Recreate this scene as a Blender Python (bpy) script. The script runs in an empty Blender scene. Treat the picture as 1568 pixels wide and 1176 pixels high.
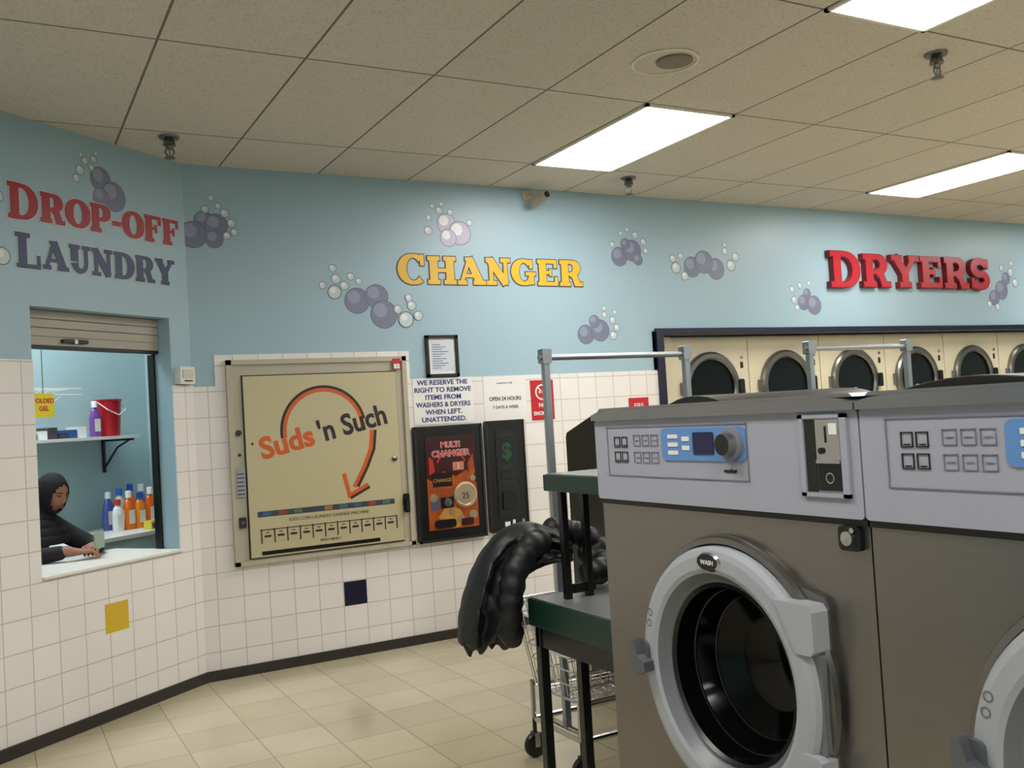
import bpy, math, random
from mathutils import Vector, Matrix, noise
random.seed(4)
sc=bpy.context.scene
sc.view_settings.view_transform='Standard'
sc.view_settings.look='None'
sc.view_settings.exposure=0.0
H=3.036
AL=0.6377
ML=Matrix.Rotation(AL,4,'Z')          # angled service wall frame: x along wall, +y behind it
# ---------------------------------------------------------------- materials
def lin(c):
    o=[]
    for v in c[:3]:
        v/=255.
        o.append(v/12.92 if v<=.04045 else ((v+.055)/1.055)**2.4)
    return (*o,1)
MC={}
def mat(name,c,rough=.5,metal=0,var=.05,scale=6,bump=0,bscale=80,emit=0,coat=0,stretch=None,spec=None):
    if name in MC: return MC[name]
    m=bpy.data.materials.new(name);m.use_nodes=True;nt=m.node_tree;N=nt.nodes;L=nt.links
    b=N['Principled BSDF'];b.inputs['Roughness'].default_value=rough;b.inputs['Metallic'].default_value=metal
    if coat: b.inputs['Coat Weight'].default_value=coat
    if spec is not None: b.inputs['Specular IOR Level'].default_value=spec
    tc=N.new('ShaderNodeTexCoord');src=tc.outputs['Object']
    if stretch:
        mp=N.new('ShaderNodeMapping');mp.inputs['Scale'].default_value=stretch;L.new(src,mp.inputs[0]);src=mp.outputs[0]
    n=N.new('ShaderNodeTexNoise');n.inputs['Scale'].default_value=scale;n.inputs['Detail'].default_value=4;L.new(src,n.inputs['Vector'])
    mx=N.new('ShaderNodeMix');mx.data_type='RGBA';col=lin(c)
    mx.inputs[6].default_value=(*[x*(1-var) for x in col[:3]],1);mx.inputs[7].default_value=(*[min(1,x*(1+var)) for x in col[:3]],1)
    L.new(n.outputs[0],mx.inputs[0]);L.new(mx.outputs[2],b.inputs['Base Color'])
    if bump:
        n2=N.new('ShaderNodeTexNoise');n2.inputs['Scale'].default_value=bscale;L.new(src,n2.inputs['Vector'])
        bp=N.new('ShaderNodeBump');bp.inputs['Strength'].default_value=bump;bp.inputs['Distance'].default_value=.004
        L.new(n2.outputs[0],bp.inputs['Height']);L.new(bp.outputs[0],b.inputs['Normal'])
    if emit:
        b.inputs['Emission Color'].default_value=col;b.inputs['Emission Strength'].default_value=emit
    MC[name]=m;return m
def tilemat(name,c1,c2,cm,w,h,mortar,axes,off=(0,0),rough=.3,bump=.3,speck=None,coat=0,low=.93):
    m=bpy.data.materials.new(name);m.use_nodes=True;nt=m.node_tree;N=nt.nodes;L=nt.links
    b=N['Principled BSDF'];b.inputs['Roughness'].default_value=rough
    tc=N.new('ShaderNodeTexCoord');sp=N.new('ShaderNodeSeparateXYZ');L.new(tc.outputs['Object'],sp.inputs[0])
    cb=N.new('ShaderNodeCombineXYZ')
    for k in (0,1):
        a=N.new('ShaderNodeMath');a.operation='ADD';a.inputs[1].default_value=100*(w,h)[k]-off[k];L.new(sp.outputs[axes[k]],a.inputs[0]);L.new(a.outputs[0],cb.inputs[k])
    br=N.new('ShaderNodeTexBrick');br.offset=0;br.squash=1;br.inputs['Scale'].default_value=1
    br.inputs['Brick Width'].default_value=w;br.inputs['Row Height'].default_value=h;br.inputs['Mortar Size'].default_value=mortar
    br.inputs['Mortar Smooth'].default_value=.2;br.inputs['Bias'].default_value=0
    br.inputs['Color1'].default_value=lin(c1);br.inputs['Color2'].default_value=lin(c2);br.inputs['Mortar'].default_value=lin(cm)
    L.new(cb.outputs[0],br.inputs['Vector'])
    colo=br.outputs['Color']
    n=N.new('ShaderNodeTexNoise');n.inputs['Scale'].default_value=1.3 if not speck else speck[0];n.inputs['Detail'].default_value=6
    L.new(tc.outputs['Object'],n.inputs['Vector'])
    mr=N.new('ShaderNodeMapRange')
    if speck: mr.inputs[1].default_value=.36;mr.inputs[2].default_value=.46;mr.inputs[3].default_value=speck[1];mr.inputs[4].default_value=1
    else: mr.inputs[1].default_value=.3;mr.inputs[2].default_value=.7;mr.inputs[3].default_value=low;mr.inputs[4].default_value=1
    L.new(n.outputs[0],mr.inputs[0])
    mx=N.new('ShaderNodeMix');mx.data_type='RGBA';mx.blend_type='MULTIPLY';mx.inputs[0].default_value=1
    L.new(colo,mx.inputs[6]);L.new(mr.outputs[0],mx.inputs[7]);L.new(mx.outputs[2],b.inputs['Base Color'])
    inv=N.new('ShaderNodeMath');inv.operation='SUBTRACT';inv.inputs[0].default_value=1;L.new(br.outputs['Fac'],inv.inputs[1])
    hsrc=inv.outputs[0]
    if speck:
        ad=N.new('ShaderNodeMath');ad.operation='ADD';L.new(inv.outputs[0],ad.inputs[0]);L.new(mr.outputs[0],ad.inputs[1]);hsrc=ad.outputs[0]
    bp=N.new('ShaderNodeBump');bp.inputs['Strength'].default_value=bump;bp.inputs['Distance'].default_value=.003;L.new(hsrc,bp.inputs['Height']);L.new(bp.outputs[0],b.inputs['Normal'])
    return m
BLUE=mat('paint_blue',(158,185,198),.38,var=.03,scale=1.5,bump=.08,bscale=120)
TILE=tilemat('wall_tile',(240,235,231),(236,231,226),(202,193,188),.152,.152,.003,('X','Z'),off=(.085,.011),rough=.16,bump=.4)
CEIL=tilemat('ceiling_tile',(212,205,193),(206,199,187),(116,109,99),.61,1.22,.006,('X','Y'),off=(-.3932,-.594),rough=.9,bump=.35,speck=(75,.82))
FLOOR=tilemat('floor_tile',(208,198,170),(196,186,156),(156,142,114),.305,.305,.0025,('X','Y'),rough=.16,bump=.08,low=.84)
TEAL=mat('booth_teal',(170,194,196),.6,var=.03)
NAVY=mat('navy',(20,20,50),.35);YEL=mat('tile_yellow',(210,176,46),.25)
BASE=mat('cove_base',(48,42,40),.5)
WHITE=mat('white_paint',(228,224,216),.4)
BLACK=mat('black_plastic',(13,13,15),.35)
CREAM=mat('cream_door',(192,182,146),.4,var=.03,scale=2)
CREAM2=mat('cream_frame',(182,174,154),.42)
CHROME=mat('chrome',(190,190,190),.22,1)
GALV=mat('galvanized',(160,166,170),.38,.8)
STEEL=mat('washer_steel',(134,129,124),.28,.85,var=.08,scale=4,stretch=(2,2,90))
STEELD=mat('steel_dark',(60,57,54),.4,.7)
PANEL=mat('washer_panel',(164,165,178),.4,var=.02)
PANELL=mat('panel_line',(122,122,134),.4)
TOPG=mat('washer_top',(142,141,143),.26,.75)
BEZ=mat('door_bezel',(124,121,118),.26,.85)
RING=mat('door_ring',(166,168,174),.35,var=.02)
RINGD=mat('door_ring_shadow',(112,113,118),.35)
GLASS=mat('dark_glass',(7,7,7),.12,spec=.22)
BLUEP=mat('panel_blue',(96,142,200),.4);LCD=mat('lcd',(14,20,70),.15)
RED=mat('sign_red',(190,28,36),.4);ORANGE=mat('orange',(206,92,34),.45);DBROWN=mat('dark_brown',(42,32,30),.5)
PAPER=mat('paper',(232,230,226),.6);INKB=mat('ink_blue',(38,58,120),.6);INK=mat('ink_black',(30,30,32),.6)
GREEN=mat('dark_green',(6,46,36),.4)
DRY=mat('dryer_panel',(216,206,180),.4,var=.02)
# ---------------------------------------------------------------- mesh builder
class MB:
    def __init__(s): s.v=[];s.f=[];s.m=[];s.mats=[]
    def mi(s,m):
        if m not in s.mats: s.mats.append(m)
        return s.mats.index(m)
    def add(s,vs,fs,m,M=None):
        o=len(s.v)
        s.v+= [tuple(M@Vector(v)) if M else tuple(v) for v in vs]
        k=s.mi(m)
        for f in fs: s.f.append([i+o for i in f]);s.m.append(k)
    def box(s,x0,x1,y0,y1,z0,z1,m,M=None):
        vs=[(x,y,z) for x in (x0,x1) for y in (y0,y1) for z in (z0,z1)]
        s.add(vs,[(0,1,3,2),(4,6,7,5),(0,4,5,1),(2,3,7,6),(0,2,6,4),(1,5,7,3)],m,M)
    def rbox(s,x0,x1,y0,y1,z0,z1,r,m,M=None,n=5):
        pts=[]
        for cx,cz,a0 in ((x1-r,z1-r,0),(x0+r,z1-r,90),(x0+r,z0+r,180),(x1-r,z0+r,270)):
            for i in range(n+1):
                a=math.radians(a0+90*i/n);pts.append((cx+r*math.cos(a),cz+r*math.sin(a)))
        s.prism(pts,y0,y1,m,M)
    def prism(s,pts,y0,y1,m,M=None):
        n=len(pts);vs=[(x,y0,z) for x,z in pts]+[(x,y1,z) for x,z in pts]
        fs=[tuple(range(n)),tuple(range(2*n-1,n-1,-1))]+[(i,i+n,(i+1)%n+n,(i+1)%n) for i in range(n)]
        s.add(vs,fs,m,M)
    def holed(s,outer,cx,cz,r,y0,y1,m,n=72,M=None):
        def hitp(a):
            d=Vector((math.cos(a),math.sin(a)));best=None
            for i in range(len(outer)):
                p=Vector(outer[i])-Vector((cx,cz));q=Vector(outer[(i+1)%len(outer)])-Vector((cx,cz));e=q-p
                den=d.x*e.y-d.y*e.x
                if abs(den)<1e-9: continue
                t=(p.x*e.y-p.y*e.x)/den;u=(p.x*d.y-p.y*d.x)/den
                if t>0 and -1e-6<=u<=1+1e-6 and (best is None or t>best): best=t
            return (cx+d.x*best,cz+d.y*best)
        an=sorted(set([2*math.pi*k/n for k in range(n)]+[math.atan2(z-cz,x-cx)%(2*math.pi) for x,z in outer]))
        vs=[];K=len(an)
        for a in an:
            ox,oz=hitp(a)
            vs+=[(cx+r*math.cos(a),y0,cz+r*math.sin(a)),(ox,y0,oz),(ox,y1,oz)]
        fs=[]
        for k in range(K):
            j=(k+1)%K;fs+=[(3*k,3*k+1,3*j+1,3*j),(3*k+1,3*k+2,3*j+2,3*j+1)]
        s.add(vs,fs,m,M)
    def tube(s,path,r,m,n=8,closed=False,M=None):
        P=[Vector(p) for p in path];rr=r if isinstance(r,(list,tuple)) else [r]*len(P)
        vs=[];fs=[];up=None;K=len(P)
        for i,p in enumerate(P):
            if closed: t=(P[(i+1)%K]-P[i-1])
            else: t=(P[min(i+1,K-1)]-P[max(i-1,0)])
            t.normalize()
            if up is None:
                up=Vector((0,0,1)) if abs(t.z)<.9 else Vector((1,0,0))
            a=t.cross(up).normalized();b=a.cross(t).normalized();up=b
            for k in range(n):
                an=2*math.pi*k/n;vs.append(p+(a*math.cos(an)+b*math.sin(an))*rr[i])
        for i in range(K if closed else K-1):
            j=(i+1)%K
            for k in range(n): fs.append((i*n+k,i*n+(k+1)%n,j*n+(k+1)%n,j*n+k))
        if not closed: fs+= [tuple(range(n-1,-1,-1)),tuple(range((K-1)*n,K*n))]
        s.add(vs,fs,m,M)
    def lathe(s,cx,cz,prof,mats,n=64,y0=0,M=None,sx=1):
        for i in range(len(prof)-1):
            (r0,p0),(r1,p1)=prof[i],prof[i+1];m=mats[i] if isinstance(mats,list) else mats
            vs=[];fs=[]
            for r,p in ((r0,p0),(r1,p1)):
                for k in range(n):
                    a=2*math.pi*k/n;vs.append((cx+sx*r*math.cos(a),y0-p,cz+r*math.sin(a)))
            for k in range(n): fs.append((k,(k+1)%n,n+(k+1)%n,n+k))
            s.add(vs,fs,m,M)
    def vlathe(s,cx,cy,prof,m,n=24,M=None,sy=1):
        for i in range(len(prof)-1):
            (r0,z0),(r1,z1)=prof[i],prof[i+1];vs=[];fs=[]
            mm=m[i] if isinstance(m,list) else m
            for r,z in ((r0,z0),(r1,z1)):
                for k in range(n):
                    a=2*math.pi*k/n;vs.append((cx+r*math.cos(a),cy+sy*r*math.sin(a),z))
            for k in range(n): fs.append((k,(k+1)%n,n+(k+1)%n,n+k))
            s.add(vs,fs,mm,M)
    def ell(s,c,r,m,n=16,k=10,M=None):
        vs=[];fs=[]
        for j in range(k+1):
            t=math.pi*j/k
            for i in range(n):
                a=2*math.pi*i/n;vs.append((c[0]+r[0]*math.sin(t)*math.cos(a),c[1]+r[1]*math.sin(t)*math.sin(a),c[2]+r[2]*math.cos(t)))
        for j in range(k):
            for i in range(n): fs.append((j*n+i,(j+1)*n+i,(j+1)*n+(i+1)%n,j*n+(i+1)%n))
        s.add(vs,fs,m,M)
    def disc(s,x,z,r,y,m,n=28,M=None,sx=1):
        s.add([(x+sx*r*math.cos(2*math.pi*k/n),y,z+r*math.sin(2*math.pi*k/n)) for k in range(n)],[tuple(range(n))],m,M)
    def ringflat(s,x,z,r0,r1,y,m,n=32,M=None,a0=0,a1=360):
        vs=[];fs=[]
        for k in range(n+1):
            a=math.radians(a0+(a1-a0)*k/n)
            vs+=[(x+r0*math.cos(a),y,z+r0*math.sin(a)),(x+r1*math.cos(a),y,z+r1*math.sin(a))]
        for k in range(n): fs.append((2*k,2*k+1,2*k+3,2*k+2))
        s.add(vs,fs,m,M)
    def stroke(s,pts,w,y0,y1,m,ext=0,grow=0,M=None):
        P=[Vector((a,b)) for a,b in pts];K=len(P)
        W=[(x+grow)/2 for x in (w if isinstance(w,(list,tuple)) else [w]*K)]
        if ext:
            P[0]=P[0]+(P[0]-P[1]).normalized()*ext;P[-1]=P[-1]+(P[-1]-P[-2]).normalized()*ext
        Lf=[];Rt=[]
        for i,p in enumerate(P):
            d0=(P[i]-P[i-1]).normalized() if i>0 else (P[1]-P[0]).normalized()
            d1=(P[i+1]-P[i]).normalized() if i<K-1 else d0
            t=(d0+d1);t=t.normalized() if t.length>1e-6 else d0
            nn=Vector((-t.y,t.x));k=W[i]/max(.5,nn.dot(Vector((-d0.y,d0.x))))
            Lf.append(p+nn*k);Rt.append(p-nn*k)
        vs=[];fs=[]
        for y in (y1,y0):
            for i in range(K): vs+=[(Lf[i].x,y,Lf[i].y),(Rt[i].x,y,Rt[i].y)]
        o=2*K
        for i in range(K-1):
            fs.append((2*i,2*i+1,2*i+3,2*i+2));fs.append((2*i,2*i+2,o+2*i+2,o+2*i));fs.append((2*i+1,o+2*i+1,o+2*i+3,2*i+3))
        fs.append((0,o,o+1,1));fs.append((2*K-2,2*K-1,o+2*K-1,o+2*K-2))
        s.add(vs,fs,m,M)
    def text(s,body,x,z,size,y,m,align='CENTER',bold=0,M=None,rot=0,sx=1,depth=.0008,ls=1.0):
        c=bpy.data.curves.new('t','FONT');c.body=body;c.size=size;c.align_x=align;c.offset=bold;c.extrude=depth;c.space_line=ls
        c.resolution_u=3
        o=bpy.data.objects.new('t',c);sc.collection.objects.link(o);bpy.context.view_layer.update()
        me=bpy.data.meshes.new_from_object(o.evaluated_get(bpy.context.evaluated_depsgraph_get()))
        ca,sa=math.cos(rot),math.sin(rot)
        vs=[(x+(v.co.x*sx)*ca-v.co.y*sa,y-v.co.z,z+(v.co.x*sx)*sa+v.co.y*ca) for v in me.vertices]
        s.add(vs,[tuple(p.vertices) for p in me.polygons],m,M)
        bpy.data.objects.remove(o);bpy.data.curves.remove(c);bpy.data.meshes.remove(me)
    def obj(s,name,M=None,bevel=0,smooth=True,parent=None,seg=2,fix=True):
        me=bpy.data.meshes.new(name);me.from_pydata(s.v,[],s.f)
        for m in s.mats: me.materials.append(m)
        me.polygons.foreach_set('material_index',s.m)
        import bmesh
        if fix:
            bm=bmesh.new();bm.from_mesh(me)
            bmesh.ops.recalc_face_normals(bm,faces=bm.faces);bm.to_mesh(me);bm.free()
        if smooth:
            me.polygons.foreach_set('use_smooth',[True]*len(me.polygons))
            try: me.set_sharp_from_angle(angle=math.radians(35))
            except Exception: pass
        me.update();o=bpy.data.objects.new(name,me);sc.collection.objects.link(o)
        if parent: o.parent=parent
        if M is not None: o.matrix_world=M
        if bevel:
            b=o.modifiers.new('b','BEVEL');b.width=bevel;b.segments=seg;b.limit_method='ANGLE';b.angle_limit=math.radians(40)
        return o
# ---------------------------------------------------------------- slab serif lettering
def arc(cx,cy,rx,ry,a0,a1,n=18,w0=.13,w1=.2):
    P=[];W=[]
    for i in range(n+1):
        a=math.radians(a0+(a1-a0)*i/n);P.append((cx+rx*math.cos(a),cy+ry*math.sin(a)));W.append(w0+w1*abs(math.cos(a))**1.5)
    return P,W
T=.30;S=.15
def ser(x0,x1,y): return ([(x0,.07 if y<.5 else (.93 if y>.9 else y)),(x1,.07 if y<.5 else (.93 if y>.9 else y))],S)
def stem(x,w=T,y0=0,y1=1): return ([(x,y0),(x,y1)],w)
G={
'D':([stem(.22),ser(.02,.42,.05),ser(.02,.42,.95),(lambda a:([(.3,.93)]+a[0]+[(.3,.07)],[.14]+a[1]+[.14]))(arc(.42,.5,.37,.43,90,-90))],.97),
'O':([arc(.47,.5,.35,.43,0,360,32)],.95),
'P':([stem(.22),ser(.0,.46,.05),ser(.02,.4,.95),(lambda a:([(.3,.93)]+a[0]+[(.3,.46)],[.14]+a[1]+[.12]))(arc(.45,.7,.26,.235,90,-90))],.86),
'R':([stem(.22),ser(.0,.44,.05),ser(.02,.4,.95),(lambda a:([(.3,.93)]+a[0]+[(.3,.46)],[.14]+a[1]+[.12]))(arc(.45,.7,.26,.235,90,-90)),([(.48,.46),(.62,.36),(.72,.05)],[.2,.23,.26]),ser(.62,.94,.05)],.97),
'F':([stem(.22),ser(.02,.46,.05),([(.02,.93),(.8,.93)],.14),([(.74,.98),(.74,.66)],.13),([(.3,.52),(.56,.52)],.12),([(.56,.68),(.56,.36)],.11)],.85),
'E':([stem(.22),([(.02,.07),(.8,.07)],.14),([(.02,.93),(.78,.93)],.14),([(.74,.98),(.74,.68)],.13),([(.76,.02),(.76,.34)],.13),([(.3,.51),(.54,.51)],.12),([(.54,.65),(.54,.37)],.1)],.88),
'L':([stem(.22),([(.02,.07),(.76,.07)],.14),ser(.0,.46,.95),([(.72,.02),(.72,.4)],.13)],.82),
'A':([([(.14,.05),(.45,.94)],.14),([(.45,.98),(.82,.05)],.29),([(.24,.32),(.68,.32)],.12),ser(0,.33,.05),ser(.58,1.04,.05),([(.3,.94),(.5,.94)],.12)],1.04),
'U':([([(.22,1),(.22,.4)],T),(lambda a:(a[0],[T,.27,.24,.21,.19,.18,.17,.16,.16,.16,.16]))(arc(.46,.36,.24,.28,180,360,10)),([(.7,.36),(.7,1)],.16),ser(.0,.44,.95),ser(.54,.9,.95)],.92),
'N':([stem(.18,.15),([(.14,.96),(.74,.04)],.29),stem(.74,.15),ser(0,.38,.05),ser(0,.3,.95),ser(.56,.94,.95)],.95),
'Y':([([(.16,.95),(.46,.45)],.28),([(.8,.95),(.5,.45)],.16),stem(.47,T,0,.5),ser(0,.38,.95),ser(.62,.98,.95),ser(.26,.68,.05)],.98),
'C':([arc(.48,.5,.35,.43,48,312,26),([(.76,.98),(.76,.62)],.14)],.9),
'G':([arc(.48,.5,.35,.43,48,320,26),([(.76,.98),(.76,.64)],.13),([(.76,.44),(.76,.04)],.21),([(.54,.44),(.94,.44)],.13)],.97),
'H':([stem(.22),stem(.80),ser(.0,.44,.05),ser(.0,.44,.95),ser(.58,1.02,.05),ser(.58,1.02,.95),([(.2,.5),(.8,.5)],.13)],1.04),
'S':([arc(.41,.70,.26,.22,20,270,18,.19,.08),arc(.41,.285,.27,.215,90,-160,18,.19,.08),([(.7,.98),(.7,.68)],.12),([(.11,.02),(.11,.34)],.12)],.83),
'-':([([(.06,.42),(.44,.42)],.17)],.5)}
def lettering(name,word,x0,x1,z,cap,face,edge,M=None,h=.006,grow=.07,first=1.0,slab=False):
    mb=MB();adv=0
    for i,ch in enumerate(word): adv+=G[ch][1]*(first if i==0 else 1)
    gap=.03;adv+=gap*(len(word)-1);kx=(x1-x0)/adv;x=x0;c=0
    for i,ch in enumerate(word):
        f=first if i==0 else 1
        for pts,w in G[ch][0]:
            P=[(x+a*kx*f,z+b*cap*f-(f-1)*cap*.35) for a,b in pts]
            ww=[q*cap*1.05 for q in w] if isinstance(w,(list,tuple)) else w*cap*1.05
            g=grow*cap;c+=1
            mb.stroke(P,ww,0,(-h*.5 if not slab else -h*.9)-c*1e-6,edge,ext=g*.5,grow=g)
            mb.stroke(P,ww,-h*.3,-h-c*1e-5,face)
        x+=(G[ch][1]*f+gap)*kx
    return mb.obj(name,M,smooth=False)
# ---------------------------------------------------------------- room shell
def simple_box(name,*a,M=None):
    mb=MB();mb.box(*a);return mb.obj(name,M,smooth=False)
XR,YF,XL=12.6,-10.,-3.3
simple_box('floor',-5,XR,YF,3.2,-.1,0,FLOOR)
simple_box('ceiling',-5,XR,YF,3.2,H,H+.1,CEIL)
mb=MB()
mb.box(0,3.39,0,.14,1.3,H,BLUE)
mb.box(3.39,XR,0,.14,2.01,H,BLUE)
mb.box(0,3.39,-.008,.14,0,1.3,TILE)
mb.box(.13,3.39,-.008,.0,1.3,1.715,TILE)
mb.box(0,.13,-.008,.0,1.3,1.715,TILE)
mb.box(.13,1.372,-.008,0,1.715,1.9,TILE)
mb.box(3.36,3.39,0,.9,0,2.01,BLUE)
mb.box(3.39,XR,.85,.95,0,2.3,BLUE)
mb.box(.85,.997,-.0095,-.008,.315,.463,NAVY)
mb.obj('wall_back',smooth=False)
mb=MB()
for a0,a1,zt in ((-4.0,-1.064,1.845),(-.158,.0,1.725)):
    mb.box(a0,a1,0,.13,zt,H,BLUE)
    mb.box(a0,a1,0,.13,0,zt,BLUE)
    mb.box(a0,a1,-.008,0,0,zt,TILE)
mb.box(-1.064,-.158,0,.13,2.11,H,BLUE)
mb.box(-1.064,-.158,-.008,.13,0,.78,TILE)
mb.box(-.705,-.553,-.0095,-.008,.44,.59,YEL)
mb.obj('wall_service',ML,smooth=False)
mb=MB();mb.box(-1.064,-.158,-.025,.5,.78,.797,WHITE);mb.obj('window_sill',ML,bevel=.004)
simple_box('wall_left',XL-.1,XL+.1,YF,-2.3,0,H,BLUE)
simple_box('wall_right',XR,XR+.1,YF,1,0,H,BLUE)
simple_box('wall_front',XL-.1,XR+.1,YF-.1,YF,0,H,BLUE)
simple_box('baseboard_back',0,3.39,-.02,-.008,0,.06,BASE)
simple_box('baseboard_service',-4.0,0,-.02,-.008,0,.06,BASE,M=ML)
mb=MB();mb.box(3.385,3.45,-.03,.16,0,2.03,NAVY);mb.box(3.45,XR,-.03,.16,1.985,2.03,NAVY);mb.obj('trim_dryer_bay',bevel=.004)
simple_box('wall_booth_back',-2.6,1.35,1.65,1.75,0,H,TEAL,M=ML)
simple_box('wall_booth_right',1.25,1.35,.95,1.65,0,H,TEAL,M=ML)
simple_box('wall_booth_left',-2.6,-2.5,.13,1.65,0,H,TEAL,M=ML)
# ---------------------------------------------------------------- ceiling lights
EM=mat('light_diffuser',(255,252,247),.5,emit=18)
EMF=mat('light_trim',(225,220,205),.5)
def troffer(x,y,s=1):
    mb=MB();w,l=.61,1.22
    mb.box(x+.02,x+w-.02,y-l+.02,y-.02,H-.012,H-.004,EM)
    for a in ((x,x+w,y-.02,y),(x,x+w,y-l,y-l+.02),(x,x+.02,y-l,y),(x+w-.02,x+w,y-l,y)): mb.box(*a,H-.014,H-.002,EMF)
    mb.obj('ceiling_light',smooth=False)
for gx in (2.047,5.097,8.147):
    for gy in (-.594,-3.034,-5.474,-7.914): troffer(gx,gy)
for gy in (-3.034,-5.474,-7.914): troffer(-1.003,gy)
mb=MB();mb.box(-1.2,.3,.7,1.2,H-.06,H-.001,mat('booth_tube',(240,250,255),.5,emit=18));mb.obj('booth_ceiling_light',ML,smooth=False)
# ---------------------------------------------------------------- sprinklers, speaker, camera
def sprinkler(x,y):
    mb=MB()
    SPM=mat('sprinkler_metal',(124,120,114),.3,.9)
    mb.vlathe(x,y,[(0,H-.012),(.05,H-.012),(.054,H-.002),(0,H-.002)],SPM)
    mb.vlathe(x,y,[(.022,H-.01),(.03,H-.035),(.034,H-.05),(.02,H-.055),(.016,H-.07),(0,H-.07)],SPM)
    for sx in (-1,1): mb.tube([(x+sx*.012,y,H-.06),(x+sx*.024,y,H-.085),(x+sx*.005,y,H-.118)],.005,SPM,6)
    mb.tube([(x,y,H-.07),(x,y,H-.115)],.003,SPM,6)
    mb.vlathe(x,y,[(0,H-.116),(.028,H-.116),(.03,H-.12),(0,H-.123)],SPM)
    mb.obj('fire_sprinkler')
for p in ((-.15,-.52),(2.895,-.461),(2.973,-2.861)): sprinkler(*p)
mb=MB();mb.vlathe(1.77,-2.33,[(.158,H-.001),(.158,H-.006),(.145,H-.008),(.145,H-.002)],EMF,48)
mb.vlathe(1.77,-2.33,[(0,H-.003),(.145,H-.003)],mat('speaker_plate',(205,198,182),.8),48)
mb.vlathe(1.80,-2.36,[(.085,H-.003),(.085,H-.012),(.075,H-.014),(0,H-.014)],mat('speaker_grille',(130,122,108),.7),40)
mb.obj('ceiling_speaker')
mb=MB();Mc=Matrix.Translation((2.36,-.12,2.93))@Matrix.Rotation(math.radians(28),4,'Z')@Matrix.Rotation(math.radians(-18),4,'X')
mb.box(-.025,.025,-.07,.06,-.028,.028,mat('camera_body',(150,142,126),.4),Mc);mb.lathe(0,0,[(.02,0),(.022,.02),(0,.021)],BLACK,y0=-.07,M=Mc,n=20)
mb.tube([(2.36,-.1,2.95),(2.34,-.06,2.985),(2.34,0,2.985)],.009,CREAM2)
mb.box(2.30,2.38,-.012,0,2.95,3.02,CREAM2);mb.obj('security_camera',bevel=.003)
# ---------------------------------------------------------------- lettering
REDL=mat('letter_red',(158,30,42),.4);REDD=mat('letter_red_dark',(112,14,26),.35);REDF=mat('letter_red_bright',(180,18,38),.35)
YELL=mat('letter_yellow',(224,178,40),.4);NAVL=mat('letter_navy',(34,54,96),.4);PALE=mat('letter_edge',(200,204,198),.5)
lettering('sign_changer','CHANGER',1.33,2.77,2.345,.185,YELL,mat('edge_navy',(44,52,92),.5),first=1.12)
lettering('sign_dryers','DRYERS',5.24,7.38,2.375,.28,REDF,REDD,h=.05,grow=.05,first=1.1,slab=True)
lettering('sign_drop_off','DROP-OFF',-1.165,-.05,2.535,.15,REDL,PALE,M=ML,first=1.2)
lettering('sign_laundry','LAUNDRY',-1.13,-.10,2.30,.145,NAVL,PALE,M=ML,first=1.2)
# ---------------------------------------------------------------- bubble decals
BB=mat('bubble_dark',(118,123,147),.4,var=.12,scale=14);BBH=mat('bubble_sheen',(142,147,170),.4)
BS=mat('bubble_small',(192,204,208),.4);BO=mat('bubble_outline',(88,95,114),.4);BL=mat('bubble_lilac',(184,176,202),.4,var=.1,scale=12);BW=mat('bubble_white',(224,228,230),.4)
def bubbles(x,z,h,v,L,M=None,big=BB,small=BS):
    mb=MB()
    for k,(dx,dy,r,kind) in enumerate(L):
        X=x+dx*h;Z=z-dy*v;R=r*v;y=-.0012-k*.0002
        mb.disc(X,Z,R,y,BO);m=big if kind==1 else small
        mb.disc(X,Z,R*(.95 if kind==1 else .88),y-.0001,m)
        if kind==1: mb.disc(X-R*.25,Z+R*.3,R*.5,y-.00015,BBH if big is BB else BW)
        else: mb.disc(X-R*.2,Z+R*.25,R*.4,y-.00015,BW)
    mb.obj('bubble_decal',M,smooth=False)
bubbles(.13,2.648,.00376,.00386,[(-5,-15,15,1),(-22,8,21,1),(14,-8,18,1),(10,14,14,1),(-2,-32,6,0),(8,-50,5,0),(28,-27,7,0),(38,-12,7,0),(42,2,6,0),(30,8,6,0),(18,-38,5,0)])
bubbles(1.71,2.747,.00486,.00438,[(-2,-2,16,1),(18,12,19,1),(0,20,14,1),(-30,10,7,0),(-28,-10,5,0),(-12,-22,6,0),(5,-20,5,0),(-22,-28,4,0),(34,-5,5,0),(-8,-32,4,0)],big=BL)
bubbles(1.138,2.25,.00444,.0042,[(-22,5,20,1),(8,-2,19,1),(18,26,22,1),(-55,-8,11,0),(-52,-28,8,0),(-40,-18,7,0),(-72,-18,6,0),(-56,-44,6,0),(-30,-32,6,0),(-18,-25,5,0),(40,18,7,0),(52,34,13,0),(62,12,8,0),(58,0,6,0),(72,28,8,0)])
bubbles(3.19,2.64,.00598,.00487,[(-14,14,15,1),(6,4,17,1),(-4,-6,9,1),(14,18,9,1),(0,-28,4,0),(12,-20,6,0),(24,-10,6,0),(27,4,5,0),(-24,-4,5,0),(-10,-22,4,0)])
bubbles(3.935,2.54,.0066,.00512,[(-22,6,16,1),(14,8,17,1),(-4,-2,18,1),(-46,8,9,0),(-50,-6,6,0),(-38,-10,5,0),(38,2,9,0),(46,-12,7,0),(30,-20,6,0),(30,-30,4,0),(-34,20,7,0)])
bubbles(2.87,2.05,.00572,.00476,[(-18,12,15,1),(4,6,17,1),(-4,-8,10,1),(12,-18,5,0),(24,-10,6,0),(30,2,6,0),(24,14,7,0),(12,-28,4,0),(28,-22,4,0)])
bubbles(5.0,2.28,.00753,.00546,[(-6,8,12,1),(10,12,15,1),(0,-6,8,1),(-20,4,6,0),(-22,-12,5,0),(-10,-18,5,0),(4,-22,4,0),(-16,16,5,0)])
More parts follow.
